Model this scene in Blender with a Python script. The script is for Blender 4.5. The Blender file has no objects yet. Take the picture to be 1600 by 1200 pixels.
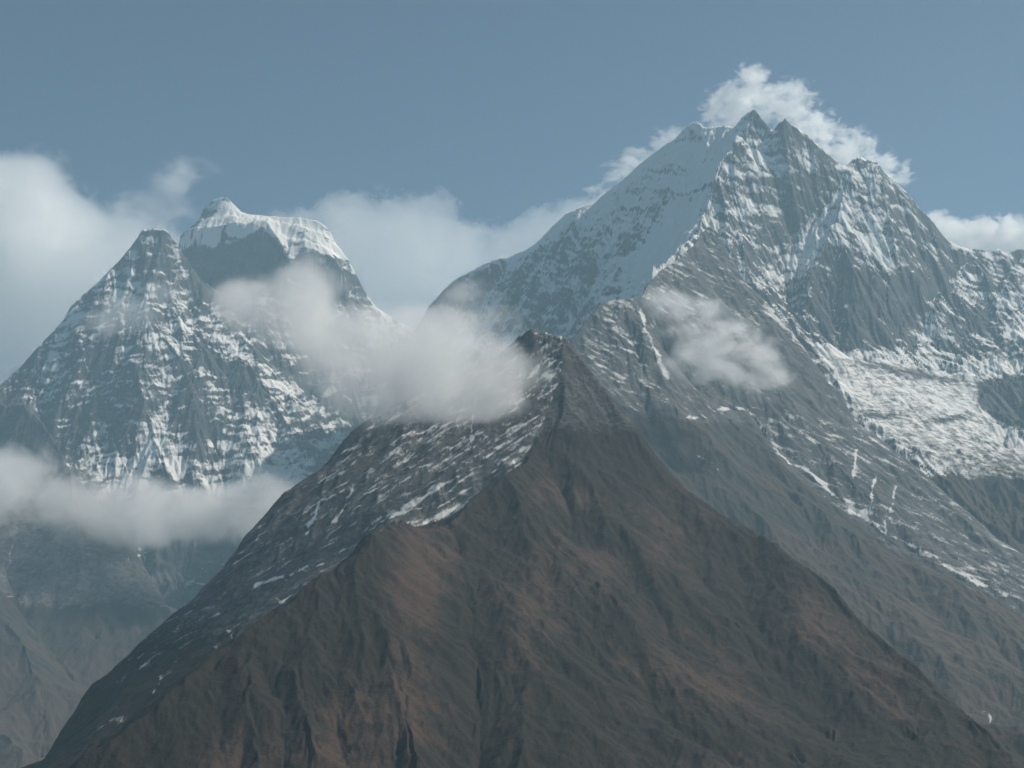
import bpy, math, random
import numpy as np
from mathutils import Vector

# ------------------------------------------------------------------ camera, light, exposure
scn = bpy.context.scene
C = scn.collection
F = 2462.0                      # focal length in photograph pixels (1600 wide)
TH = math.radians(12.0)         # camera looks up at the peaks
CT, ST = math.cos(TH), math.sin(TH)

cam_data = bpy.data.cameras.new("camera")
cam = bpy.data.objects.new("camera", cam_data)
C.objects.link(cam)
cam.location = (0, 0, 0)
cam.rotation_euler = (math.radians(90) + TH, 0, 0)
cam_data.sensor_fit = 'HORIZONTAL'
cam_data.sensor_width = 36.0
cam_data.lens = 36.0 * F / 1600.0
cam_data.clip_start = 1.0
cam_data.clip_end = 200000.0
scn.camera = cam

SUN_EL, SUN_AZ = 46.0, 69.0     # degrees; azimuth clockwise from the view direction (+Y)
w = bpy.data.worlds.new("World")
scn.world = w
w.use_nodes = True
nt = w.node_tree
nt.nodes.clear()
sky = nt.nodes.new('ShaderNodeTexSky')
sky.sky_type = 'NISHITA'
sky.sun_disc = False
sky.sun_elevation = math.radians(SUN_EL)
sky.sun_rotation = math.radians(SUN_AZ)
sky.altitude = 3800.0
sky.air_density = 1.0
sky.dust_density = 0.3
sky.ozone_density = 1.2
bg = nt.nodes.new('ShaderNodeBackground')
bg.inputs['Strength'].default_value = 0.05
wo = nt.nodes.new('ShaderNodeOutputWorld')
nt.links.new(sky.outputs[0], bg.inputs[0])
nt.links.new(bg.outputs[0], wo.inputs[0])

sl = bpy.data.lights.new("sun", 'SUN')
sl.energy = 4.9
sl.angle = math.radians(0.5)
sl.color = (1.0, 0.93, 0.83)
sun = bpy.data.objects.new("sun", sl)
C.objects.link(sun)
sd = Vector((math.sin(math.radians(SUN_AZ)) * math.cos(math.radians(SUN_EL)),
             math.cos(math.radians(SUN_AZ)) * math.cos(math.radians(SUN_EL)),
             math.sin(math.radians(SUN_EL))))
sun.rotation_euler = (-sd).to_track_quat('-Z', 'Y').to_euler()
sun.location = sd * 20000

scn.view_settings.view_transform = 'Standard'
scn.view_settings.look = 'None'
scn.view_settings.exposure = 0.12
scn.view_settings.gamma = 1.0
scn.view_settings.use_curve_mapping = False
scn.cycles.volume_bounces = 100
scn.cycles.max_bounces = 102
scn.cycles.diffuse_bounces = 2
scn.cycles.transparent_max_bounces = 64
scn.cycles.use_denoising = True
HAZE_DENSITY = 4.7e-5

# ------------------------------------------------------------------ photo <-> world
def P(px, py, d):
    """world point that the photograph shows at (px,py) if it stands d metres ahead"""
    u = (px - 800.0) / F; v = (600.0 - py) / F
    Y = CT - v * ST; Z = ST + v * CT
    s = d / Y
    return (u * s, d, Z * s)

def proj(x, y, z):
    fw = y * CT + z * ST
    up = -y * ST + z * CT
    return 800.0 + F * x / fw, 600.0 - F * up / fw

# ------------------------------------------------------------------ numpy noise
def _hash2(ix, iy, seed):
    h = (ix.astype(np.int64) * 374761393 + iy.astype(np.int64) * 668265263 + seed * 1442695041) & 0xffffffff
    h = ((h ^ (h >> 13)) * 1274126177) & 0xffffffff
    h = h ^ (h >> 16)
    return h
def rnd2(ix, iy, seed):
    return (_hash2(ix, iy, seed) & 0xffff) / 65535.0
def vnoise(x, y, seed=0):
    ix = np.floor(x); iy = np.floor(y)
    fx = x - ix; fy = y - iy
    fx = fx * fx * fx * (fx * (fx * 6 - 15) + 10); fy = fy * fy * fy * (fy * (fy * 6 - 15) + 10)
    ix = ix.astype(np.int64); iy = iy.astype(np.int64)
    a = rnd2(ix, iy, seed); b = rnd2(ix + 1, iy, seed); c = rnd2(ix, iy + 1, seed); d = rnd2(ix + 1, iy + 1, seed)
    return (a + (b - a) * fx) * (1 - fy) + (c + (d - c) * fx) * fy
def fbm(x, y, seed=0, octs=5, gain=0.5):
    t = 0; a = 1.0; n = 0
    for k in range(octs):
        t = t + a * vnoise(x, y, seed + k * 17); n += a
        x, y = (x * 1.6 - y * 1.2) + 11.3, (x * 1.2 + y * 1.6) - 7.1
        a *= gain
    return t / n
def ridged(x, y, seed=0, octs=5, gain=0.5):
    t = 0; a = 1.0; n = 0; wgt = 1.0
    for k in range(octs):
        s = 1 - np.abs(2 * vnoise(x, y, seed + k * 17) - 1)
        s = s * s * wgt
        wgt = np.clip(s * 1.6, 0, 1)
        t = t + a * s; n += a
        x, y = (x * 1.6 - y * 1.2) + 11.3, (x * 1.2 + y * 1.6) - 7.1
        a *= gain
    return t / n
def erosion(px, py, dx, dy, seed):
    """gullies running along the slope: dx,dy is perpendicular to the fall line"""
    ix = np.floor(px); iy = np.floor(py); fx = px - ix; fy = py - iy
    ix = ix.astype(np.int64); iy = iy.astype(np.int64)
    v = np.zeros_like(px); gx = np.zeros_like(px); gy = np.zeros_like(px); wt = np.zeros_like(px)
    for i in (-1, 0, 1, 2):
        for j in (-1, 0, 1, 2):
            hx = rnd2(ix + i, iy + j, seed) * 0.8; hy = rnd2(ix + i, iy + j, seed + 91) * 0.8
            ax = fx - i - hx + 0.4; ay = fy - j - hy + 0.4
            w_ = np.exp(-(ax * ax + ay * ay) * 2.0)
            mag = (ax * dx + ay * dy) * 6.2832
            v += np.cos(mag) * w_; s = -np.sin(mag) * w_
            gx += s * dx; gy += s * dy; wt += w_
    return v / wt, gx / wt, gy / wt
def smooth(a, b, x):
    t = np.clip((x - a) / (b - a), 0, 1)
    return t * t * (3 - 2 * t)
def segdist(X, Y, pts):
    """distance (px) to a polyline, and the parameter along it"""
    best = np.full(X.shape, 1e9)
    for (x0, y0), (x1, y1) in zip(pts[:-1], pts[1:]):
        vx, vy = x1 - x0, y1 - y0
        L = vx * vx + vy * vy + 1e-9
        t = np.clip(((X - x0) * vx + (Y - y0) * vy) / L, 0, 1)
        best = np.minimum(best, np.hypot(X - x0 - t * vx, Y - y0 - t * vy))
    return best
def inpoly(X, Y, pts, soft):
    """soft mask of a polygon given in photograph pixels"""
    ins = np.zeros(X.shape, bool)
    n = len(pts)
    for k in range(n):
        x0, y0 = pts[k]; x1, y1 = pts[(k + 1) % n]
        cond = ((y0 > Y) != (y1 > Y))
        xs = x0 + (Y - y0) * (x1 - x0) / (y1 - y0 + 1e-9)
        ins ^= cond & (X < xs)
    d = segdist(X, Y, list(pts) + [pts[0]])
    return np.clip(0.5 + np.where(ins, d, -d) / (2.0 * soft), 0, 1)

# ------------------------------------------------------------------ terrain solver
def solve(a_ax, d_ax, lines, near_z, far_z, back=None):
    """membrane height field through crest / rib / gully lines, coarse to fine"""
    na, nd = len(a_ax), len(d_ax)
    pts = []
    todo = [[P(*p) for p in ln] for ln in lines]
    if back:                      # the far side of the crest drops away
        dd, dz = back
        todo.append([(p[0] * (p[1] + dd) / p[1], p[1] + dd, p[2] - dz) for p in todo[0]])
    for W in todo:
        for p, q in zip(W[:-1], W[1:]):
            n = int(max(abs(p[0] / p[1] - q[0] / q[1]) / (a_ax[1] - a_ax[0]), abs(p[1] - q[1]) / (d_ax[1] - d_ax[0])) * 2) + 2
            t = np.linspace(0, 1, n)[:, None]
            pts.append(np.array(p) * (1 - t) + np.array(q) * t)
    pts = np.concatenate(pts)
    A = pts[:, 0] / pts[:, 1]; D = pts[:, 1]; Zp = pts[:, 2]
    z = None
    for lev in (16, 8, 4, 2, 1):
        ma, md = max(8, na // lev), max(8, nd // lev)
        fa = (A - a_ax[0]) / (a_ax[-1] - a_ax[0]) * (ma - 1); fd = (D - d_ax[0]) / (d_ax[-1] - d_ax[0]) * (md - 1)
        ia = np.rint(fa).astype(int); idd = np.rint(fd).astype(int)
        ok = (ia >= 0) & (ia < ma) & (idd >= 0) & (idd < md)
        S = np.zeros((ma, md)); N = np.zeros((ma, md))
        np.add.at(S, (ia[ok], idd[ok]), Zp[ok]); np.add.at(N, (ia[ok], idd[ok]), 1)
        fix = N > 0
        val = np.where(fix, S / np.maximum(N, 1), 0)
        aa = np.linspace(a_ax[0], a_ax[-1], ma)
        nz = np.interp(aa, a_ax, near_z); fz = np.interp(aa, a_ax, far_z)
        if z is None:
            z = nz[:, None] + (fz - nz)[:, None] * np.linspace(0, 1, md)[None, :]
        else:
            z = resample(z, ma, md)
        dxx = (a_ax[-1] - a_ax[0]) / (ma - 1) * 0.5 * (d_ax[0] + d_ax[-1]); dyy = (d_ax[-1] - d_ax[0]) / (md - 1)
        wx, wy = 1 / dxx ** 2, 1 / dyy ** 2
        it = 600 if lev >= 8 else (250 if lev > 1 else 90)
        for _ in range(it):
            p = np.pad(z, 1, mode='edge')
            zn = (wx * (p[:-2, 1:-1] + p[2:, 1:-1]) + wy * (p[1:-1, :-2] + p[1:-1, 2:])) / (2 * wx + 2 * wy)
            zn[fix] = val[fix]
            zn[:, 0] = nz; zn[:, -1] = fz
            z = zn
    return z
def resample(z, ma, md):
    na, nd = z.shape
    i = np.linspace(0, na - 1, ma); j = np.linspace(0, nd - 1, md)
    i0 = np.minimum(i.astype(int), na - 2); j0 = np.minimum(j.astype(int), nd - 2)
    fi = (i - i0)[:, None]; fj = (j - j0)[None, :]
    return (z[i0][:, j0] * (1 - fi) + z[i0 + 1][:, j0] * fi) * (1 - fj) + (z[i0][:, j0 + 1] * (1 - fi) + z[i0 + 1][:, j0 + 1] * fi) * fj

def grads(z, a_ax, d_ax):
    za = np.gradient(z, a_ax, axis=0); zd = np.gradient(z, d_ax, axis=1)
    A, D = np.meshgrid(a_ax, d_ax, indexing='ij')
    return za / D, zd - A / D * za

def blur(z, n=1):
    for _ in range(n):
        p = np.pad(z, 1, mode='edge')
        z = (p[:-2, 1:-1] + p[2:, 1:-1] + p[1:-1, :-2] + p[1:-1, 2:] + 4 * z) / 8
    return z

def build_grid(name, X, Y, Z, attrs, mat):
    na, nd = X.shape
    co = np.stack([X, Y, Z], -1).reshape(-1, 3).astype(np.float32)
    idx = np.arange(na * nd).reshape(na, nd)
    q = np.stack([idx[:-1, :-1], idx[1:, :-1], idx[1:, 1:], idx[:-1, 1:]], -1).reshape(-1, 4).astype(np.int32)
    me = bpy.data.meshes.new(name)
    me.vertices.add(len(co)); me.vertices.foreach_set('co', co.ravel())
    me.loops.add(q.size); me.loops.foreach_set('vertex_index', q.ravel())
    me.polygons.add(len(q)); me.polygons.foreach_set('loop_start', np.arange(0, q.size, 4, dtype=np.int32))
    me.polygons.foreach_set('use_smooth', np.ones(len(q), dtype=bool))
    me.update(calc_edges=True)
    for k, v in attrs.items():
        at = me.attributes.new(k, 'FLOAT', 'POINT')
        at.data.foreach_set('value', v.astype(np.float32).ravel())
    me.materials.append(mat)
    o = bpy.data.objects.new(name, me)
    C.objects.link(o)
    return o

def terrain(name, px0, px1, d0, d1, lines, near, far, mat, paint, strokes=(), ero=(400, 45, 5), k_ero=1.2, rough=(120, 8),
            crest_px=(), colstep=1.6, rowstep=8.0, seed=1, label=None, strata=None, scale=1.0, calm=(), softn=1, back=None, crest_fade=(14, .3), gain=.52):
    d0 *= scale; d1 *= scale
    sc_ = lambda ps: [(a, b, c * scale) for a, b, c in ps]
    lines = [sc_(l) for l in lines]; near = sc_(near); far = sc_(far)
    a0 = (px0 - 800) / F / CT; a1 = (px1 - 800) / F / CT
    na = int((px1 - px0) / colstep); nd = int((d1 - d0) / rowstep)
    a_ax = np.linspace(a0, a1, na); d_ax = np.linspace(d0, d1, nd)
    def edge(pts):
        q = [P(*p) for p in pts]
        aa = [p[0] / p[1] for p in q]; zz = [p[2] for p in q]
        o = np.argsort(aa)
        return np.interp(a_ax, np.array(aa)[o], np.array(zz)[o])
    nz = edge(near); fz = edge(far)
    z = blur(solve(a_ax, d_ax, lines, nz, fz, back), softn)
    A, D = np.meshgrid(a_ax, d_ax, indexing='ij')
    X = A * D
    PX, PY = proj(X, D, z)
    # authored spurs and gullies
    for pts, amp, wid in strokes:
        ds = segdist(PX, PY, pts)
        z = z + amp * np.exp(-(ds / wid) ** 2)
    # distance to the skylines keeps the silhouettes where they are
    fade = np.ones_like(z)
    for pts in crest_px:
        fade = np.minimum(fade, crest_fade[1] + (1 - crest_fade[1]) * smooth(0, crest_fade[0], segdist(PX, PY, pts)))
    for poly, sf, k in calm:
        fade = fade * (1 - (1 - k) * inpoly(PX, PY, poly, sf))
    lam, amp, octs = ero
    zb = z.copy()
    e_sum = np.zeros_like(z)
    wx_ = X + 0.35 * lam * (fbm(X / lam, D / lam, seed + 5, 3) - .5); wy_ = D + 0.35 * lam * (fbm(X / lam + 9, D / lam, seed + 6, 3) - .5)
    for o in range(octs):
        gx, gy = grads(blur(zb, 2), a_ax, d_ax)
        g = np.hypot(gx, gy) + 0.15
        e, _, _ = erosion(wx_ / lam, wy_ / lam, -gy / g * k_ero, gx / g * k_ero, seed + o * 31)
        zb = zb + e * amp * fade
        e_sum = e_sum + e * (0.6 ** o)
        lam *= 0.5; amp *= gain
    rl, ra = rough
    rg = ridged(X / rl, D / rl, seed + 3, 6, 0.55) - 0.4
    zb = zb + rg * ra * fade
    st = np.zeros_like(zb)
    if strata:
        ln, th, am, dip = strata
        st = fbm((X - zb * dip) / ln + 3 * fbm(X / 500, D / 500, seed + 8, 2), (zb + X * dip) / th + 7 * fbm(X / 300, D / 300, seed + 9, 4), seed + 7, 4, .6) - .5
        zb = zb + st * am * fade
    Z = zb
    gx, gy = grads(Z, a_ax, d_ax)
    nl = np.sqrt(gx * gx + gy * gy + 1)
    NX, NY, NZ = -gx / nl, -gy / nl, 1 / nl
    PX, PY = proj(X, D, Z)
    attrs = paint(dict(PX=PX, PY=PY, X=X, D=D, Z=Z, NX=NX, NY=NY, NZ=NZ, E=e_sum, R=rg, S=st, seed=seed))
    o = build_grid(name, X, D, Z, attrs, mat)
    o['kind'] = 'structure'
    if label: o['label'] = label
    return o

# ------------------------------------------------------------------ materials
def mountain_material(name, rock=((.055, .055, .06), (.12, .115, .11)), grass=((.022, .02, .016), (.064, .048, .034)), scale=1.0, snow=(.84, .81, .77), edge=(.42, .58)):
    m = bpy.data.materials.new(name); m.use_nodes = True
    t = m.node_tree; N = t.nodes; L = t.links
    bs = N['Principled BSDF']
    bs.inputs['Roughness'].default_value = 0.9
    bs.inputs['Specular IOR Level'].default_value = 0.15
    geo = N.new('ShaderNodeNewGeometry')
    def noise(s, det=6, rough=.6):
        mp = N.new('ShaderNodeVectorMath'); mp.operation = 'SCALE'; mp.inputs['Scale'].default_value = s
        L.new(geo.outputs['Position'], mp.inputs[0])
        n = N.new('ShaderNodeTexNoise'); n.inputs['Scale'].default_value = 1.0
        n.inputs['Detail'].default_value = det; n.inputs['Roughness'].default_value = rough
        L.new(mp.outputs[0], n.inputs['Vector']); return n.outputs['Fac']
    def math_(op, a, b=None, c=None, clamp=False):
        x = N.new('ShaderNodeMath'); x.operation = op; x.use_clamp = clamp
        for i, v in enumerate((a, b, c)):
            if v is None: continue
            if isinstance(v, (int, float)): x.inputs[i].default_value = v
            else: L.new(v, x.inputs[i])
        return x.outputs[0]
    def mix(f, a, b):
        x = N.new('ShaderNodeMix'); x.data_type = 'RGBA'
        if isinstance(f, (int, float)): x.inputs[0].default_value = f
        else: L.new(f, x.inputs[0])
        for i, v in ((6, a), (7, b)):
            if isinstance(v, tuple): x.inputs[i].default_value = (*v, 1)
            else: L.new(v, x.inputs[i])
        return x.outputs[2]
    def attr(n):
        x = N.new('ShaderNodeAttribute'); x.attribute_name = n; return x.outputs['Fac']
    n1 = noise(1 / (90 * scale)); n2 = noise(1 / (22 * scale), 8, .68); n3 = noise(1 / (7 * scale), 4)
    def ramp(v, lo, hi):
        x = N.new('ShaderNodeMapRange'); x.interpolation_type = 'SMOOTHSTEP'
        L.new(v, x.inputs[0]); x.inputs[1].default_value = lo; x.inputs[2].default_value = hi
        return x.outputs[0]
    rockc = mix(ramp(n1, .35, .65), rock[0], rock[1])
    rockc = mix(ramp(n2, .3, .75), rockc, tuple(c * .6 for c in rock[0]))
    gv = math_('ADD', attr('grass'), math_('MULTIPLY', math_('SUBTRACT', n2, .5), .7))
    gv = math_('ADD', gv, math_('MULTIPLY', math_('SUBTRACT', n1, .5), .5))
    gv = math_('ADD', gv, math_('MULTIPLY', math_('SUBTRACT', n3, .5), .6))
    grassc = mix(ramp(gv, .25, .8), grass[0], grass[1])
    base = mix(ramp(math_('ADD', attr('veg'), math_('MULTIPLY', math_('SUBTRACT', n2, .5), .6)), .4, .6), rockc, grassc)
    sv = math_('ADD', attr('snow'), math_('MULTIPLY', math_('SUBTRACT', n3, .5), .35))
    sf = ramp(sv, edge[0], edge[1])
    col = mix(sf, base, snow)
    L.new(col, bs.inputs['Base Color'])
    bp = N.new('ShaderNodeBump'); bp.inputs['Strength'].default_value = .8; bp.inputs['Distance'].default_value = 6.0 * scale
    hgt = math_('ADD', math_('MULTIPLY', n2, 1.0), math_('MULTIPLY', n3, .4))
    L.new(hgt, bp.inputs['Height']); L.new(bp.outputs[0], bs.inputs['Normal'])
    return m

M_snowpeak = mountain_material('ice and dark rock', edge=(.33, .72), rock=((.05, .05, .056), (.14, .13, .125)))
M_ridge = mountain_material('grey rock and dry turf', edge=(.38, .85), snow=(.7, .68, .65), rock=((.075, .075, .08), (.15, .145, .14)), grass=((.042, .04, .035), (.075, .055, .044)))
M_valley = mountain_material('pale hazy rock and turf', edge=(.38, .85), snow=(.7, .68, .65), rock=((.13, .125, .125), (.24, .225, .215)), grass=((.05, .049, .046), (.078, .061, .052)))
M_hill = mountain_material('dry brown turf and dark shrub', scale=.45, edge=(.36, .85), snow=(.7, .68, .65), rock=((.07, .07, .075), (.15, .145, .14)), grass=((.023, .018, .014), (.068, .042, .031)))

def vein(g, pts, wd, k=.75):
    """a thin broken line of snow lying in a gully"""
    PX, PY = g['PX'], g['PY']
    jx = 9 * (fbm(PX / 16, PY / 16, 61, 3) - .5); jy = 9 * (fbm(PX / 16, PY / 16, 62, 3) - .5)
    w_ = .66 * wd * (.3 + 1.3 * vnoise(PX / 13, PY / 13, 63))
    return k * np.exp(-(segdist(PX + jx, PY + jy, pts) / w_) ** 2) * (.35 + 1.0 * fbm(PX / 5, PY / 5, 64, 3))
def blob(g, x, y, rx, ry, rot=0.0):
    c, s = math.cos(math.radians(rot)), math.sin(math.radians(rot))
    u = (g['PX'] - x) * c + (g['PY'] - y) * s; v = -(g['PX'] - x) * s + (g['PY'] - y) * c
    return np.exp(-(u / rx) ** 2 - (v / ry) ** 2)

# ------------------------------------------------------------------ far snow peak on the right
T_crest = [(545,760,9000),(570,680,8950),(600,610,8900),(640,530,8850),(672,475,8800),(700,445,8760),(715,432,8740),(745,418,8700),(770,408,8660),(800,400,8620),(830,385,8580),(850,372,8550),(868,350,8520),(880,335,8500),(905,325,8460),(930,318,8430),(950,300,8400),(975,280,8360),(1000,255,8310),(1030,232,8270),(1055,215,8230),(1078,195,8190),(1090,192,8170),(1100,201,8150),(1130,199,8100),(1147,200,8070),(1158,183,8050),(1170,175,8030),(1183,172,8010),(1190,185,8000),(1200,197,8000),(1210,203,8000),(1218,190,8000),(1228,186,8000),(1240,193,8005),(1262,213,8010),(1285,235,8020),(1305,250,8030),(1318,261,8040),(1330,250,8040),(1340,246,8050),(1358,252,8060),(1372,255,8060),(1380,268,8060),(1400,283,8070),(1420,305,8080),(1440,330,8090),(1460,350,8110),(1480,375,8130),(1500,385,8150),(1520,388,8180),(1545,395,8210),(1560,390,8230),(1575,396,8250),(1590,390,8270),(1600,388,8290),(1680,380,8400),(1760,430,8500)]
T_lines = [T_crest,
  [(545,765,9850),(545,800,8600),(548,850,7000)],
  [(1172,190,8020),(1168,215,7930),(1150,245,7830),(1125,262,7750),(1115,290,7650),(1105,330,7500),(1090,370,7350),(1060,400,7200),(1020,428,7000),(1000,460,6900),(980,520,6800)],
  [(1135,205,8050),(1110,250,7960),(1075,300,7880),(1050,360,7720),(1010,430,7520),(960,500,7380),(900,560,7280)],
  [(600,700,8800),(690,600,8550),(800,620,8000),(900,620,7300)],
  [(1340,246,8050),(1335,275,7950),(1322,310,7830),(1305,345,7700),(1290,375,7580),(1275,410,7480),(1262,450,7380)],
  [(1305,285,7900),(1280,330,7800),(1245,380,7660),(1222,420,7520),(1228,470,7350),(1262,530,7130)],
  [(1375,258,8050),(1385,300,7920),(1390,350,7800),(1400,400,7660),(1385,450,7480),(1372,500,7330)],
  [(1440,380,7980),(1450,430,7750),(1420,490,7450),(1390,545,7200)],
  [(1520,390,8150),(1490,430,7950),(1460,470,7700),(1435,520,7400),(1420,550,7250)],
  [(1600,392,8280),(1565,450,8000),(1530,500,7700),(1500,560,7350)],
  [(1700,520,7800),(1640,570,7400),(1590,590,7230),(1550,598,7080),(1538,620,6950),(1560,650,6830),(1600,672,6760),(1680,700,6700)],
  # glacier bowl
  [(1270,540,7080),(1295,548,7000),(1350,560,7080),(1400,563,7130),(1470,583,7180),(1530,597,7060)],
  [(1300,575,6850),(1335,625,6550),(1350,655,6350),(1400,692,6080),(1430,710,5980)],
  [(1380,600,6800),(1440,650,6400),(1500,700,6100)],
  [(1535,640,6800),(1560,690,6450),(1600,720,6250),(1680,740,6200)],
  [(1430,712,5960),(1500,738,5950),(1600,754,5950),(1700,765,5950)],
]
T_crest[:] = [(a, b, c if a > 1200 else 8000 + (c - 8000) * 1.9) for a, b, c in T_crest]
T_crest_px = [(p[0], p[1]) for p in T_crest]
def paint_T(g):
    PX, PY = g['PX'], g['PY']
    fine = fbm((g['X'] - 1.2 * g['Z']) / 80, (1.2 * g['X'] + g['Z']) / 20, 8, 5, .7) - .5
    n = fbm(g['X'] / 170, g['D'] / 170, 7, 4, .6) - .5
    lf = inpoly(PX, PY, [(640,440),(900,310),(1080,185),(1150,200),(1125,265),(1110,330),(1085,375),(1000,450),(960,520),(700,600),(600,520)], 14)
    flute = fbm(g['X'] / 26 + g['D'] / 60, g['Z'] / 150, 12, 5, .65) - .5
    s = .43 + .6 * (smooth(.38, .72, g['NZ']) - .5) - .07 * g['E'] + .8 * n + 1.0 * g['S'] * (1 - .7 * lf) + .8 * fine
    s += .16 * smooth(460, 250, PY) + lf * (.33 + .95 * flute - .22 * smooth(1000, 800, PX))
    s += .45 * inpoly(PX, PY, [(1000,455),(1015,380),(1040,330),(1062,300),(1085,330),(1078,380),(1045,418)], 10)
    s += .30 * inpoly(PX, PY, [(1195,430),(1260,340),(1300,300),(1330,300),(1300,370),(1262,430),(1225,450)], 14)
    s += .24 * inpoly(PX, PY, [(1120,275),(1180,185),(1320,260),(1290,290)], 14)
    s -= .40 * inpoly(PX, PY, [(1270,470),(1310,430),(1440,430),(1420,500),(1380,548),(1320,545),(1285,510)], 14)
    s += .17 * inpoly(PX, PY, [(1310,310),(1340,250),(1380,265),(1490,390),(1440,430),(1290,420)], 14)
    s += .10 * inpoly(PX, PY, [(1490,390),(1700,380),(1700,560),(1590,580),(1500,570),(1400,560),(1440,490)], 14)
    s -= .25 * inpoly(PX, PY, [(1480,500),(1540,470),(1600,480),(1560,520),(1590,560),(1500,560)], 10)
    s += .2 * np.exp(-(segdist(PX, PY, T_crest_px) / 7) ** 2) * smooth(1160, 1000, PX)
    gl = inpoly(PX, PY, [(1275,540),(1350,556),(1470,580),(1535,596),(1530,640),(1570,690),(1620,712),(1700,730),(1700,765),(1600,754),(1500,738),(1430,712),(1345,655),(1320,610)], 11)
    gl = np.clip(gl + .5 * n * smooth(.05, .3, gl) * smooth(.98, .6, gl), 0, 1)
    ice = fbm((g['X'] - .3 * g['Z']) / 26 + 2 * n, (g['Z'] + .28 * g['X']) / 11, 3, 5, .7) - .5
    s = s * (1 - gl) + gl * (.62 + .8 * ice + .5 * smooth(572, 556, PY - .1 * (PX - 1400)) - .16 * smooth(650, 735, PY) - .3 * blob(g, 1420, 582, 95, 9, 10) - .3 * blob(g, 1370, 648, 40, 6, 5) - .25 * blob(g, 1480, 655, 40, 6, -5))  # thinned snow along the upper band paints its shade
    s -= .9 * inpoly(PX, PY, [(1532,600),(1700,560),(1700,700),(1600,672),(1560,655),(1535,630)], 8)
    s -= 1.0 * smooth(735, 765, PY) * (1 - gl)
    veg = smooth(700, 750, PY)
    return dict(snow=s, veg=veg, grass=.65 + .5 * (fbm(g['X'] / 90, g['D'] / 90, 4, 4) - .5))
terrain('snowy_mountain', 540, 1760, 5300, 10400, T_lines,
        near=[(540,900,5300),(1300,900,5300),(1500,930,5300),(1760,960,5300)], far=[(540,900,10400),(1760,900,10400)],
        mat=M_snowpeak, paint=paint_T, crest_px=[T_crest_px], calm=[([(1285,545),(1350,560),(1470,583),(1535,600),(1530,640),(1570,690),(1700,730),(1700,765),(1600,754),(1500,738),(1430,712),(1345,655),(1320,610)], 10, .35)], ero=(420, 42, 6), rough=(110, 18), seed=11, gain=.6, back=(260, 300), rowstep=6.5, colstep=1.5, strata=(130, 30, 10, .45))

# ------------------------------------------------------------------ far snow peak on the left
K_crest = [(-160,700,8650),(-80,650,8650),(0,603,8700),(30,575,8800),(70,530,8900),(100,500,8980),(110,480,9000),(130,460,9060),(165,430,9150),(190,405,9220),(205,385,9260),(222,358,9300),(240,354,9310),(258,358,9310),(275,378,9330),(286,400,9380)]
K_top = [(276,420,9640),(279,390,9660),(283,366,9690),(300,354,9715),(311,346,9740),(315,332,9775),(319,322,9790),(335,311,9800),(346,307,9805),(356,308,9805),(367,320,9800),(378,331,9795),(394,336,9785),(430,339,9775),(469,339,9770),(490,342,9765),(502,346,9760),(512,357,9750),(519,367,9740),(526,384,9720),(544,404,9690),(562,440,9650),(575,463,9625),(588,480,9610),(640,512,9560),(720,540,9500)]
K_lines = [K_crest, K_top,
  [(285,362,9620),(300,357,9605),(330,354,9595),(365,350,9600),(395,345,9615),(412,344,9650)],
  [(283,382,9604),(305,386,9588),(328,389,9580),(350,382,9585),(375,374,9588),(395,363,9600),(412,350,9635)],
  [(414,346,9655),(430,366,9570),(442,385,9500),(458,408,9430)],
  [(440,352,9700),(470,362,9640),(500,378,9600),(520,392,9590)],
  [(450,385,9540),(490,388,9520),(522,405,9520),(540,425,9540)],
  [(245,356,9310),(228,380,9240),(222,420,9120),(228,470,8990)],
  [(262,372,9300),(256,420,9170),(262,455,9070)],
  [(290,440,9480),(320,458,9450),(360,462,9440),(410,450,9450),(445,425,9490)],
  [(275,378,9330),(290,405,9290),(304,432,9240),(310,460,9180)],
  [(205,385,9260),(203,420,9130),(195,465,9000)],
  [(216,372,9285),(212,410,9190),(214,440,9110)],
  [(246,356,9310),(236,400,9200),(240,450,9060)],
  [(560,440,9650),(520,480,9450),(500,560,9200),(480,640,9000)],
  [(310,480,9150),(262,478,9000),(235,500,8850),(270,545,8680),(300,600,8520),(325,660,8360),(350,745,8120)],
  [(262,478,9000),(300,520,8960),(385,570,8800),(440,645,8520),(500,724,8220)],
  [(360,620,8600),(380,680,8350),(410,740,8100)],
  [(110,500,8940),(130,560,8700),(160,640,8400),(200,740,8050)],
  [(190,520,8780),(215,600,8450),(240,680,8200),(270,760,7950)],
  [(40,600,8700),(70,660,8400),(110,740,8100)],
  [(0,640,8300),(25,628,8250),(60,662,8150),(100,705,8000)],
  [(520,720,8400),(560,700,8700),(620,650,8900)],
  [(200,860,7750),(300,900,7700),(420,900,7750),(520,860,7900)],
]
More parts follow.
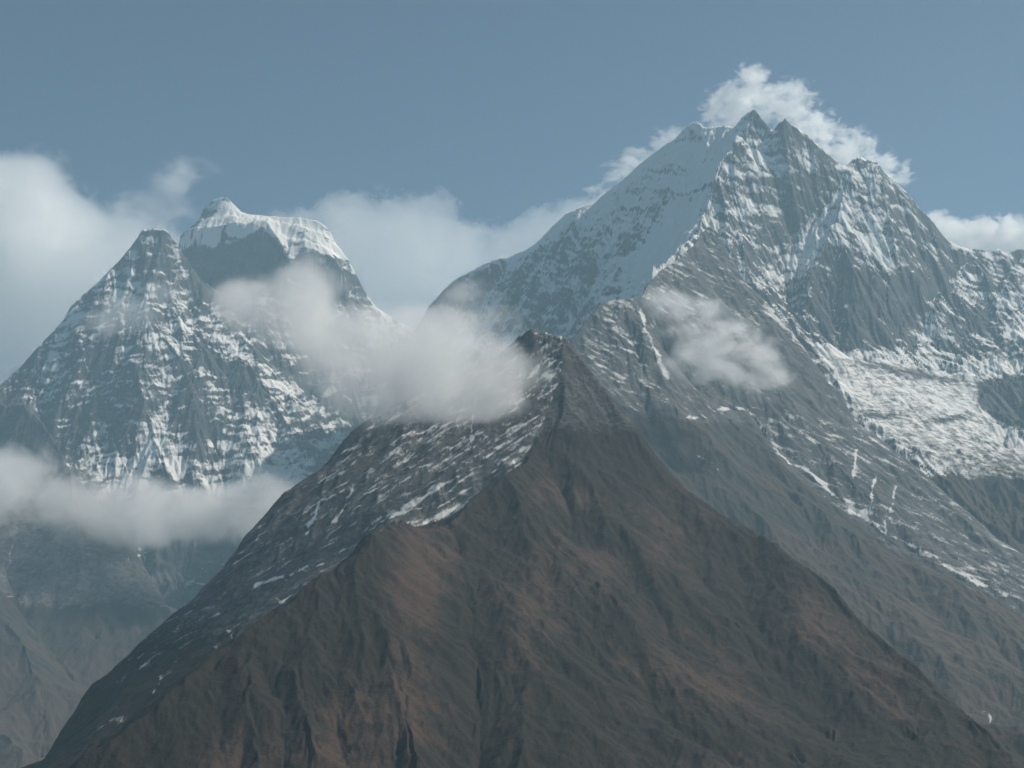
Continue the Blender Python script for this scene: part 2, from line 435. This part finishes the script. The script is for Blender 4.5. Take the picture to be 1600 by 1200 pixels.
def paint_K(g):
    PX, PY = g['PX'], g['PY']
    fine = fbm(g['X'] / 45, g['Z'] / 22, 10, 4, .65) - .5
    n = fbm(g['X'] / 150, g['D'] / 150, 9, 4, .6) - .5
    s = .33 + .5 * (smooth(.38, .75, g['NZ']) - .5) - .05 * g['E'] + .95 * n + 1.0 * g['S'] + .75 * fine
    cap = inpoly(PX, PY, [(278,382),(326,390),(375,374),(410,352),(440,385),(456,410),(470,390),(520,400),(540,418),(552,430),(560,425),(545,390),(510,330),(340,290),(270,360)], 5)
    cap -= .7 * inpoly(PX, PY, [(312,346),(316,326),(330,316),(338,330),(330,346)], 4)
    s += (.62 + .9 * g['S'] + .5 * fine) * cap
    s -= .38 * inpoly(PX, PY, [(281,386),(326,393),(375,378),(410,356),(436,388),(450,412),(440,440),(360,480),(300,460)], 5)
    s += .2 * inpoly(PX, PY, [(215,352),(262,352),(310,440),(300,520),(190,520),(185,420)], 10)
    s += .35 * inpoly(PX, PY, [(196,410),(208,384),(218,400),(214,430),(200,440)], 5) + .35 * inpoly(PX, PY, [(262,368),(276,380),(304,430),(296,440),(272,410)], 5)
    s -= .3 * inpoly(PX, PY, [(300,530),(380,575),(430,640),(340,600)], 10)
    s += .12 * inpoly(PX, PY, [(360,600),(440,640),(500,720),(420,750),(350,700)], 12)
    s += .2 * inpoly(PX, PY, [(60,540),(110,480),(200,400),(215,430),(170,500),(90,580)], 10)
    s += .25 * inpoly(PX, PY, [(150,700),(250,690),(500,725),(480,770),(150,770)], 20)
    s -= .5 * inpoly(PX, PY, [(-100,640),(25,620),(100,705),(110,760),(-100,800)], 14)
    s -= .4 * smooth(780, 860, PY)
    return dict(snow=s, veg=0 * s, grass=0 * s)
terrain('snowy_peak', -160, 760, 7200, 10300, K_lines,
        near=[(-160,1000,7200),(760,1000,7200)], far=[(-160,800,10300),(760,800,10300)],
        mat=M_snowpeak, paint=paint_K, strokes=[([(420,347),(460,356),(505,368),(530,392)], 14, 4), ([(440,362),(480,372),(520,388)], -12, 4), ([(300,350),(350,342),(400,341)], 10, 4), ([(320,340),(350,330),(375,336)], -8, 4), ([(455,376),(495,382),(530,404)], 10, 4)], crest_px=[[(p[0], p[1]) for p in K_crest], [(p[0], p[1]) for p in K_top]],
        ero=(380, 36, 6), rough=(110, 18), seed=23, gain=.6, scale=1.1, crest_fade=(9, .4), rowstep=6.5, colstep=1.5, back=(240, 260), calm=[([(270,400),(330,394),(410,360),(450,400),(520,420),(560,460),(620,520),(560,390),(500,320),(340,290),(270,360)], 8, .4)], strata=(150, 30, 11, -.08))

# ------------------------------------------------------------------ valley flank low on the left
L_lines = [
  [(-160,760,7300),(0,775,7250),(60,745,7250),(110,735,7250),(160,790,7150),(205,850,7000),(235,900,6850),(262,950,6650),(320,1010,6400),(420,1080,6000)],
  [(110,735,7250),(120,820,6950),(130,900,6700),(150,1000,6350)],
  [(20,800,7100),(10,900,6700),(30,960,6450),(110,1060,6050),(200,1100,5900)],
  [(-120,900,6500),(0,962,6250),(40,1010,6050),(62,1080,5750),(70,1140,5550),(60,1200,5350)],
  [(-160,1150,5600),(-40,1120,5500),(10,1150,5350),(60,1190,5200)],
]
def paint_L(g):
    PX, PY = g['PX'], g['PY']
    n = fbm(g['X'] / 110, g['D'] / 110, 13, 5, .6)
    s = -.1 + .6 * (n - .5) - .3 * smooth(900, 1000, PY)
    for pts, wd in (([(30,828),(18,860),(8,895)], 4.5), ([(60,1045),(80,1060),(95,1070),(108,1088)], 4.5), ([(90,1095),(92,1110)], 3.5), ([(10,932),(45,931)], 3), ([(190,850),(200,875)], 3), ([(30,885),(42,882)], 3)):
        s += vein(g, pts, wd, .68)
    veg = smooth(880, 1000, PY + 60 * (n - .5))
    return dict(snow=s, veg=veg, grass=.3 + .6 * smooth(950, 1130, PY) + 1.0 * (fbm(g['X'] / 150, g['D'] / 150, 15, 4) - .5))
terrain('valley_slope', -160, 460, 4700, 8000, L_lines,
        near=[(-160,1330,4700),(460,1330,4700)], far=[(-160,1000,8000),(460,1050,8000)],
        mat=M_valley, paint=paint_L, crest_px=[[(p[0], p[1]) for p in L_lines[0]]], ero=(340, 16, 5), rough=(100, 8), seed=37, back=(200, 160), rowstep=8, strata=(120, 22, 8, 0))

# ------------------------------------------------------------------ rocky middle ridge on the right
M_crest = [(800,700,4700),(840,640,4900),(880,560,5200),(897,525,5350),(915,500,5450),(935,478,5550),(955,469,5600),(985,466,5650),(1005,462,5750),(1012,442,5900),(1035,420,6100),(1062,402,6250),(1085,380,6450),(1098,362,6600),(1108,352,6650),(1125,368,6600),(1140,400,6500),(1165,440,6400),(1200,475,6300),(1235,515,6200),(1262,550,6120),(1290,590,6020),(1315,615,5920),(1335,655,5820),(1365,680,5720),(1400,705,5620),(1440,735,5520),(1480,775,5400),(1520,805,5300),(1560,840,5200),(1600,868,5100),(1700,930,4900),(1780,980,4800)]
M_lines = [M_crest,
  [(985,466,5650),(1010,520,5450),(1035,580,5250),(1060,640,5080)],
  [(1098,362,6600),(1110,430,6300),(1150,500,6050),(1200,570,5800),(1240,640,5550),(1300,720,5250),(1380,800,5000)],
  [(1040,560,5600),(1100,625,5450),(1170,640,5480),(1200,680,5330),(1240,730,5180),(1300,770,5080),(1340,800,4980),(1390,845,4880),(1480,885,4700),(1560,930,4520),(1680,1000,4300)],
  [(780,780,4500),(900,640,4900),(960,680,4800),(1010,740,4700),(1080,800,4580),(1200,900,4380),(1330,1000,4100),(1450,1100,3800),(1600,1200,3500),(1750,1300,3300)],
]
def paint_M(g):
    PX, PY = g['PX'], g['PY']
    fine = fbm((g['X'] - .7 * g['Z']) / 48, (g['Z'] + .7 * g['X']) / 11, 18, 5, .68) - .5
    n = fbm(g['X'] / 100, g['D'] / 100, 19, 4, .6) - .5
    below = smooth(-20, 40, PY - np.interp(PX, [900,1040,1100,1170,1240,1300,1390,1480,1560,1700], [640,640,650,650,740,780,855,895,940,1010]))
    s = .22 - .06 * g['E'] + .45 * n + .6 * g['S'] + 1.15 * fine + .35 * (smooth(.5, .85, g['NZ']) - .5) + .16 * smooth(620, 430, PY) - .45 * below
    s -= .22 * inpoly(PX, PY, [(1200,500),(1330,660),(1270,670),(1180,600)], 20)
    s += .12 * inpoly(PX, PY, [(900,530),(960,465),(1030,460),(1080,620),(1000,640),(930,590)], 20) + .08 * inpoly(PX, PY, [(1180,640),(1340,660),(1420,740),(1300,750)], 25)
    for pts, wd in (([(1120,642),(1170,638),(1190,665),(1205,690),(1230,722),(1262,735),(1290,760),(1338,798)], 5), ([(1330,800),(1362,802)], 5), ([(1340,800),(1380,828),(1420,850),(1520,905),(1570,930)], 3.5),
                    ([(1000,485),(1020,540),(1042,590)], 5), ([(1195,478),(1225,510),(1262,548),(1300,600)], 8), ([(1368,740),(1362,780)], 3.5), ([(1400,760),(1392,800)], 3), ([(1338,705),(1332,745)], 3),
                    ([(1383,815),(1384,842)], 3.5), ([(1530,1105),(1545,1120),(1550,1140)], 6), ([(985,730),(1020,738)], 3.5), ([(1060,655),(1115,648)], 3), ([(1075,700),(1130,735)], 4)):
        s += vein(g, pts, wd, .68)
    veg = below * .9 + .25 * smooth(600, 800, PY)
    return dict(snow=s, veg=veg, grass=.38 + 1.1 * (fbm(g['X'] / 140, g['D'] / 60, 21, 5) - .5) + .3 * smooth(800, 960, PY))
terrain('rocky_ridge', 780, 1780, 3100, 7300, M_lines,
        near=[(780,1000,3100),(1200,1330,3100),(1780,1400,3100)], far=[(780,1000,7300),(1780,1000,7300)],
        mat=M_ridge, paint=paint_M, crest_px=[[(p[0], p[1]) for p in M_crest]], ero=(300, 18, 6), rough=(80, 11), seed=41, gain=.56, back=(220, 200), rowstep=7, strata=(80, 16, 8, .5))

# ------------------------------------------------------------------ brown hill in front
F_left = [(-160,1420,3350),(-60,1300,3450),(60,1200,3600),(100,1130,3720),(140,1072,3850),(160,1060,3900),(200,1020,3970),(215,1002,4000),(260,965,4070),(300,940,4130),(320,915,4170),(345,890,4220),(370,850,4280),(385,830,4310),(410,805,4350),(440,770,4400),(470,748,4430),(500,730,4460),(520,705,4490),(535,680,4510),(555,662,4530),(575,650,4540),(620,630,4550),(680,600,4560),(740,570,4560),(790,540,4540),(810,520,4520),(835,503,4500),(850,512,4490),(865,522,4480),(885,525,4470),(905,545,4460),(930,580,4430),(960,620,4390),(985,650,4350),(1010,690,4300),(1040,730,4240),(1080,770,4170),(1130,805,4080),(1180,830,3990),(1220,850,3920),(1260,885,3830),(1300,915,3740),(1330,945,3660),(1370,985,3560),(1420,1030,3430),(1480,1080,3290),(1540,1140,3130),(1600,1200,2980),(1720,1320,2750)]
F_lines = [F_left,
  [(885,525,4470),(880,570,4380),(872,640,4250),(850,690,4130),(830,715,4060),(800,745,3960),(750,778,3820),(700,812,3680),(650,826,3560),(600,838,3440),(560,860,3330),(530,890,3240),(480,920,3130),(420,960,3010),(380,1000,2920),(320,1045,2820),(250,1092,2700),(150,1180,2550),(80,1240,2450)],
  # gully under the speckled left face
  [(815,735,4060),(740,790,3960),(650,840,3800),(560,870,3650),(480,935,3480),(400,1000,3330),(300,1080,3170),(180,1180,3000),(80,1260,2900)],
  # spurs of the brown face
  [(800,745,3960),(830,800,3830),(870,870,3650),(950,930,3480),(1030,1010,3290),(1120,1090,3100),(1250,1200,2870)],
  [(985,650,4350),(1010,740,4130),(1060,850,3850),(1140,960,3560),(1190,1050,3330),(1300,1150,3080)],
  [(1180,830,3990),(1200,900,3780),(1235,960,3600),(1330,1060,3330),(1430,1160,3080)],
  [(880,700,4150),(940,800,3880),(960,860,3720),(1020,940,3530),(1080,1010,3340)],
]
def paint_F(g):
    PX, PY = g['PX'], g['PY']
    n = fbm(g['X'] / 55, g['D'] / 55, 27, 4, .6) - .5
    fine = fbm((g['X'] + .75 * g['Z']) / 28, (g['Z'] - .75 * g['X']) / 6, 28, 5, .68) - .5
    ridge_y = np.interp(PX, [150,250,320,380,420,480,530,560,600,650,700,750,800,830,850,872,880,890], [1180,1092,1045,1000,960,920,890,860,838,826,812,778,745,715,690,640,570,525])
    behind = (PY < ridge_y - 2) & (PX < 892) & (g['D'] > .72 * np.interp(PX, [150, 600, 800, 880], [2600, 3450, 3970, 4380]))
    face = blur(behind.astype(float), 2)
    s = -.3 + .5 * n
    s_face = .02 + .6 * n + .6 * g['S'] + 1.25 * fine + .3 * (smooth(.5, .85, g['NZ']) - .5) + .30 * smooth(1020, 690, PY) - .02
    s = s * (1 - face) + s_face * face
    s += .28 * smooth(640, 560, PY) * smooth(880, 900, PX) + .24 * smooth(700, 530, PY) * (.6 + 2.5 * fine)
    for pts, wd in (([(692,755),(650,785),(612,805)], 8), ([(720,790),(660,820),(600,826),(578,832)], 7), ([(500,780),(490,815),(478,832)], 4), ([(548,765),(540,785)], 5), ([(445,905),(480,885),(512,880)], 4), ([(905,640),(908,670),(912,690)], 4), ([(985,728),(1025,742)], 3.5), ([(400,915),(440,900)], 4),
                    ([(740,650),(738,690)], 4), ([(540,790),(520,815)], 3), ([(250,1060),(240,1085)], 5), ([(268,1138),(276,1136)], 3), ([(300,975),(340,960)], 3), ([(355,985),(365,1010)], 3), ([(430,935),(450,945)], 3)):
        s += vein(g, pts, wd, .68)
    veg = 1 - face * (.8 - .5 * smooth(850, 1080, PY))
    veg = np.clip(veg - .55 * smooth(730, 650, PY), 0, 1)
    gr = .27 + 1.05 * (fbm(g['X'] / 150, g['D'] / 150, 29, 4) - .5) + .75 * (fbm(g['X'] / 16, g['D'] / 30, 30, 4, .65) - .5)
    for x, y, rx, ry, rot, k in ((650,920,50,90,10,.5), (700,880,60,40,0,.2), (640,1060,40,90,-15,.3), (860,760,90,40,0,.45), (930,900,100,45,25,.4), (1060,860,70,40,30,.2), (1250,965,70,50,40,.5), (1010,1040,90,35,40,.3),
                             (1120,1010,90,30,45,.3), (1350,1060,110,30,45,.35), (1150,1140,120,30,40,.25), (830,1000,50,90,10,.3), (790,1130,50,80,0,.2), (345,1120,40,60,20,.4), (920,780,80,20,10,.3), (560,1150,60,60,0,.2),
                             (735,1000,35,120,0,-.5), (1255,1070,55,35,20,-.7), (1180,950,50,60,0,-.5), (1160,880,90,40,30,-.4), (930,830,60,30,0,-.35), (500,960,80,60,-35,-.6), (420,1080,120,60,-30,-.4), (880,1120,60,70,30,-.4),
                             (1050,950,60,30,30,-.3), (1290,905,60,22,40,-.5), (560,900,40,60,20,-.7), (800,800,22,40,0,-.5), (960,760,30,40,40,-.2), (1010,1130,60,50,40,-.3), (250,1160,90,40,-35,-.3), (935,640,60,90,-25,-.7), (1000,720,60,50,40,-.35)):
        gr += k * blob(g, x, y, rx, ry, rot)  # turf and shrub tones, plus painted spur light and gully shade
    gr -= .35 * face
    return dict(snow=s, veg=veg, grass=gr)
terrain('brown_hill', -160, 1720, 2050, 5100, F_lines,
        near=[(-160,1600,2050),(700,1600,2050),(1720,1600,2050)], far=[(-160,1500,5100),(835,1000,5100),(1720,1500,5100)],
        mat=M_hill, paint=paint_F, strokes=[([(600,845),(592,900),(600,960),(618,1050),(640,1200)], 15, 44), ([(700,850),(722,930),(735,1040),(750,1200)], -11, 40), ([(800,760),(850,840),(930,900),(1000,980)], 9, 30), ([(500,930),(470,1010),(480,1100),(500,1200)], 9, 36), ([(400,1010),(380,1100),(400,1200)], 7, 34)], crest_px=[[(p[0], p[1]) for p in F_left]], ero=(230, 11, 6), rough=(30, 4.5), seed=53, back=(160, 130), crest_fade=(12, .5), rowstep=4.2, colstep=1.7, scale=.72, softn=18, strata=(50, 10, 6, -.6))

for nm, lab in (('snowy_mountain', 'highest peak with twin rock horns, snow faces and a white glacier at its foot'),
                ('snowy_peak', 'far left mountain with a domed white ice cap over a dark cliff'),
                ('valley_slope', 'hazy grey and brown valley flank in the lower left corner'),
                ('rocky_ridge', 'grey ridge dusted with snow running down right below the highest peak'),
                ('brown_hill', 'nearest dark brown hill with snow specked rock on its left face')):
    bpy.data.objects[nm]['label'] = lab; bpy.data.objects[nm]['category'] = 'mountain'
bpy.data.objects['valley_slope']['category'] = 'slope'; bpy.data.objects['rocky_ridge']['category'] = 'ridge'; bpy.data.objects['brown_hill']['category'] = 'hill'

# ------------------------------------------------------------------ ground
gm = bpy.data.meshes.new('ground')
R = 60000.0
gm.from_pydata([(-R, -R, -1400), (R, -R, -1400), (R, R, -1400), (-R, R, -1400)], [], [(0, 1, 2, 3)])
gm.materials.append(M_ridge)
go = bpy.data.objects.new('ground', gm); C.objects.link(go); go['kind'] = 'structure'; go['label'] = 'flat valley floor far below the mountains'; go['category'] = 'ground'

# ------------------------------------------------------------------ clouds
def cloud(name, balls, label, dens=.012, soft=.35, amp=.75, nscale=300.0, step=45.0, color=(.999, .997, .995), aniso=.3, vox=None, warp=.5, det=5, stretch=(1, 1, 1), grow=1.0):
    """balls: (px, py, distance, half width px, half height px, half depth m). The drifting cloud is a closed hull
    filled with a density that thins towards the hull and is torn by noise."""
    E = []
    for px, py, d, rw, rh, rd in balls:
        c = P(px, py, d); k = d / F
        E.append((c, (rw * k * grow, rd * grow, rh * k * grow)))
    me = bpy.data.meshes.new(name)
    import bmesh
    bm = bmesh.new()
    for c, r in E:
        g = bmesh.ops.create_icosphere(bm, subdivisions=3, radius=1.0)
        for v in g['verts']:
            v.co = Vector((c[0] + v.co.x * r[0] * 1.02, c[1] + v.co.y * r[1] * 1.02, c[2] + v.co.z * r[2] * 1.02))
    bm.to_mesh(me); bm.free()
    o = bpy.data.objects.new(name, me); C.objects.link(o)
    if len(E) > 1:
        md = o.modifiers.new('union', 'REMESH'); md.mode = 'VOXEL'
        md.voxel_size = vox or max(12.0, min(min(r) for _, r in E) / 4.0)
        dg = bpy.context.evaluated_depsgraph_get()
        new = bpy.data.meshes.new_from_object(o.evaluated_get(dg))
        o.modifiers.clear(); o.data = new; new.name = name
        bpy.data.meshes.remove(me)
    o.data.name = name
    m = bpy.data.materials.new(name + ' vapour'); m.use_nodes = True
    t = m.node_tree; N = t.nodes; L = t.links; N.clear()
    out = N.new('ShaderNodeOutputMaterial'); pv = N.new('ShaderNodeVolumePrincipled')
    L.new(pv.outputs[0], out.inputs['Volume'])
    pv.inputs['Density Attribute'].default_value = ''
    pv.inputs['Color'].default_value = (*color, 1)
    pv.inputs['Anisotropy'].default_value = aniso
    geo = N.new('ShaderNodeNewGeometry')
    def vm(op, a, b=None):
        x = N.new('ShaderNodeVectorMath'); x.operation = op
        for i, v in enumerate((a, b)):
            if v is None: continue
            if isinstance(v, tuple): x.inputs[i].default_value = v
            elif isinstance(v, (int, float)): x.inputs['Scale'].default_value = v
            else: L.new(v, x.inputs[i])
        return x
    def mm(op, a, b=None, c=None):
        x = N.new('ShaderNodeMath'); x.operation = op
        for i, v in enumerate((a, b, c)):
            if v is None: continue
            if isinstance(v, (int, float)): x.inputs[i].default_value = v
            else: L.new(v, x.inputs[i])
        return x.outputs[0]
    pos = geo.outputs['Position']
    f = None
    for c, r in E:
        q = vm('MULTIPLY', vm('SUBTRACT', pos, tuple(c)).outputs[0], tuple(1 / a for a in r))
        dd = vm('DOT_PRODUCT', q.outputs[0], q.outputs[0]).outputs['Value']
        g = mm('MAXIMUM', mm('SUBTRACT', 1.0, dd), 0.0)
        f = g if f is None else mm('ADD', f, g)
    sc = vm('MULTIPLY', pos, tuple(1 / (nscale * s_) for s_ in stretch))
    if warp:
        n0 = N.new('ShaderNodeTexNoise'); n0.inputs['Scale'].default_value = .9; n0.inputs['Detail'].default_value = 1
        L.new(sc.outputs[0], n0.inputs['Vector'])
        wv = vm('SCALE', vm('SUBTRACT', n0.outputs['Color'], (.5, .5, .5)).outputs[0], warp * 2)
        sc = vm('ADD', sc.outputs[0], wv.outputs[0])
    n = N.new('ShaderNodeTexNoise'); n.inputs['Scale'].default_value = 1.0; n.inputs['Detail'].default_value = det
    n.inputs['Roughness'].default_value = .64
    L.new(sc.outputs[0], n.inputs['Vector'])
    nn = N.new('ShaderNodeMapRange'); L.new(n.outputs['Fac'], nn.inputs[0])
    nn.inputs[1].default_value = .36; nn.inputs[2].default_value = .64
    val = mm('SUBTRACT', mm('MINIMUM', f, 1.2), mm('MULTIPLY', mm('SUBTRACT', 1.0, nn.outputs[0]), amp))
    mr = N.new('ShaderNodeMapRange'); mr.interpolation_type = 'SMOOTHSTEP'
    L.new(val, mr.inputs[0]); mr.inputs[1].default_value = 0.0; mr.inputs[2].default_value = soft
    L.new(mm('MULTIPLY', mr.outputs[0], dens), pv.inputs['Density'])
    bb = [o.data.vertices[i].co for i in range(len(o.data.vertices))]
    dims = [max(v[k] for v in bb) - min(v[k] for v in bb) for k in range(3)]
    m.cycles.volume_step_rate = max(.05, step * 10 / (math.sqrt(sum(a * a for a in dims))))
    m.cycles.homogeneous_volume = False
    o.data.materials.append(m)
    o['label'] = label; o['category'] = 'cloud'; o['kind'] = 'thing'
    return o

cloud('cloud', [(-60,400,11500,200,185,700),(40,400,11600,170,185,700),(150,460,11600,130,150,600),(20,330,11500,110,90,500),(-20,560,11450,140,120,600),(230,430,11600,90,110,400),(40,590,11450,170,130,600),(-60,660,11450,160,120,600),(90,520,11500,110,110,500)],
      'big soft grey cloud bank on the left, behind the left snow peak', dens=.009, aniso=.78, soft=.65, amp=.85, nscale=480, step=75, grow=1.12, det=6)
cloud('wispy_cloud', [(225,330,11400,90,50,250),(285,275,11400,60,30,200)],
      'faint torn veil of cloud in the sky just left of the domed summit', dens=.0035, soft=1.0, amp=1.1, nscale=300, step=50, grow=1.35, det=6, stretch=(1.3,1,.8))
cloud('cumulus_cloud', [(600,400,11500,110,105,500),(520,390,11500,90,80,450),(660,400,11500,100,95,500),(740,430,11600,110,90,500),(450,370,11500,60,45,350),(830,400,11500,70,70,350),(880,350,11450,75,45,300),(600,470,11500,140,90,500),(675,325,11500,40,32,250),(540,325,11500,50,32,250),(930,330,11200,50,30,200)],
      'bright white cumulus cloud filling the gap between the two snow peaks', dens=.0036, soft=.08, amp=1.05, nscale=165, step=26, aniso=.78, det=7, grow=1.16)
cloud('ridge_cloud', [(975,270,9700,40,22,150),(1010,245,9600,40,20,150),(1050,215,9500,40,18,150),(935,305,9800,30,18,150)],
      'thin bright streak of cloud just above the long left ridge of the highest peak', dens=.008, soft=.5, amp=1.2, nscale=90, step=25, grow=1.2, stretch=(1.4,1,.8))
cloud('drifting_cloud', [(600,555,2980,150,80,190),(500,520,3040,130,80,190),(690,570,2940,120,85,180),(430,480,3080,85,58,150),(490,430,3100,62,40,130),(570,620,2990,125,52,170),(700,510,3000,75,50,140),(380,490,3080,62,42,120),(775,590,2940,80,60,130),(690,625,2930,110,50,150)],
      'broad grey cloud drifting in front of the gap, above the speckled rock face', dens=.0105, soft=1.0, amp=1.16, nscale=150, step=20, grow=1.28, det=6)
cloud('small_cloud', [(1060,475,5100,55,40,110),(1110,515,5050,65,50,130),(1160,555,5000,65,48,130),(1205,590,4950,50,38,110),(1090,560,5000,70,55,110)],
      'small slanting white cloud hanging in front of the rocky ridge on the right', dens=.013, soft=1.0, amp=1.35, nscale=110, step=16, grow=1.32, stretch=(1.2,1,.9))
cloud('low_cloud', [(-40,760,7050,125,78,300),(60,765,7000,115,74,280),(170,795,6900,115,72,280),(270,805,6850,125,64,280),(370,805,6800,120,58,280),(430,770,6850,70,42,200),(-60,800,7000,80,40,250)],
      'long low grey cloud lying across the foot of the left snow peak', dens=.008, soft=1.0, amp=1.02, nscale=240, step=38, grow=1.2)
cloud('wispy_cloud', [(200,490,8150,70,45,200),(255,455,8200,45,30,150),(150,510,8150,40,30,150)],
      'small thin cloud wisp in front of the snowy shoulder of the left peak', dens=.004, soft=.8, amp=.8, nscale=180, step=40)
cloud('wispy_cloud', [(730,460,7000,55,28,140),(770,500,6900,55,34,140),(800,560,6600,60,50,140)],
      'thin veil of mist below the dark shaded wall, beside the broad grey cloud', dens=.006, soft=.9, amp=.85, nscale=160, step=30, grow=1.25)
cloud('wispy_cloud', [(850,585,2980,45,35,65),(800,625,2960,60,38,65)],
      'torn wisp of mist just under the pointed dark top of the brown hill', dens=.005, soft=.9, amp=.85, nscale=65, step=14)
cloud('summit_cloud', [(1160,165,8700,50,40,160),(1170,135,8700,30,30,130),(1185,112,8700,16,18,80),(1240,140,8700,34,16,100),(1225,160,8700,34,22,120),(1130,180,8700,35,28,120),(1250,190,8700,50,30,140),(1300,220,8700,50,32,140),(1350,250,8700,45,30,140),(1395,270,8700,30,22,110)],
      'bright torn banner of cloud streaming behind the highest summit', dens=.012, soft=.5, amp=1.7, nscale=85, step=18, grow=1.5, det=7, stretch=(1.25,1,.85))
cloud('ridge_cloud', [(1500,370,9000,60,28,160),(1560,370,9000,60,34,160),(1615,365,9000,60,34,160),(1465,350,9000,30,20,120)],
      'bright cloud rising behind the low saddle at the right edge', dens=.012, soft=.4, amp=1.35, nscale=90, step=24, grow=1.3, det=7)

# ------------------------------------------------------------------ haze
def box(name, lo, hi):
    me = bpy.data.meshes.new(name)
    v = [(x, y, z) for z in (lo[2], hi[2]) for y in (lo[1], hi[1]) for x in (lo[0], hi[0])]
    me.from_pydata(v, [], [(0, 2, 3, 1), (4, 5, 7, 6), (0, 1, 5, 4), (2, 6, 7, 3), (0, 4, 6, 2), (1, 3, 7, 5)])
    o = bpy.data.objects.new(name, me); C.objects.link(o); return o
hz = box('haze', (-61000, -61000, -1401), (61000, 61000, 3900))
hm = bpy.data.materials.new('thin blue air'); hm.use_nodes = True
hm.node_tree.nodes.clear()
pv = hm.node_tree.nodes.new('ShaderNodeVolumePrincipled')
ho = hm.node_tree.nodes.new('ShaderNodeOutputMaterial')
pv.inputs['Color'].default_value = (.55, .84, 1.0, 1)
pv.inputs['Density'].default_value = HAZE_DENSITY
pv.inputs['Density Attribute'].default_value = ''
pv.inputs['Anisotropy'].default_value = 0.2
hm.node_tree.links.new(pv.outputs[0], ho.inputs['Volume'])
hz.data.materials.append(hm)
hz['kind'] = 'stuff'; hz['label'] = 'thin blue haze in the air before the mountains'; hz['category'] = 'haze'
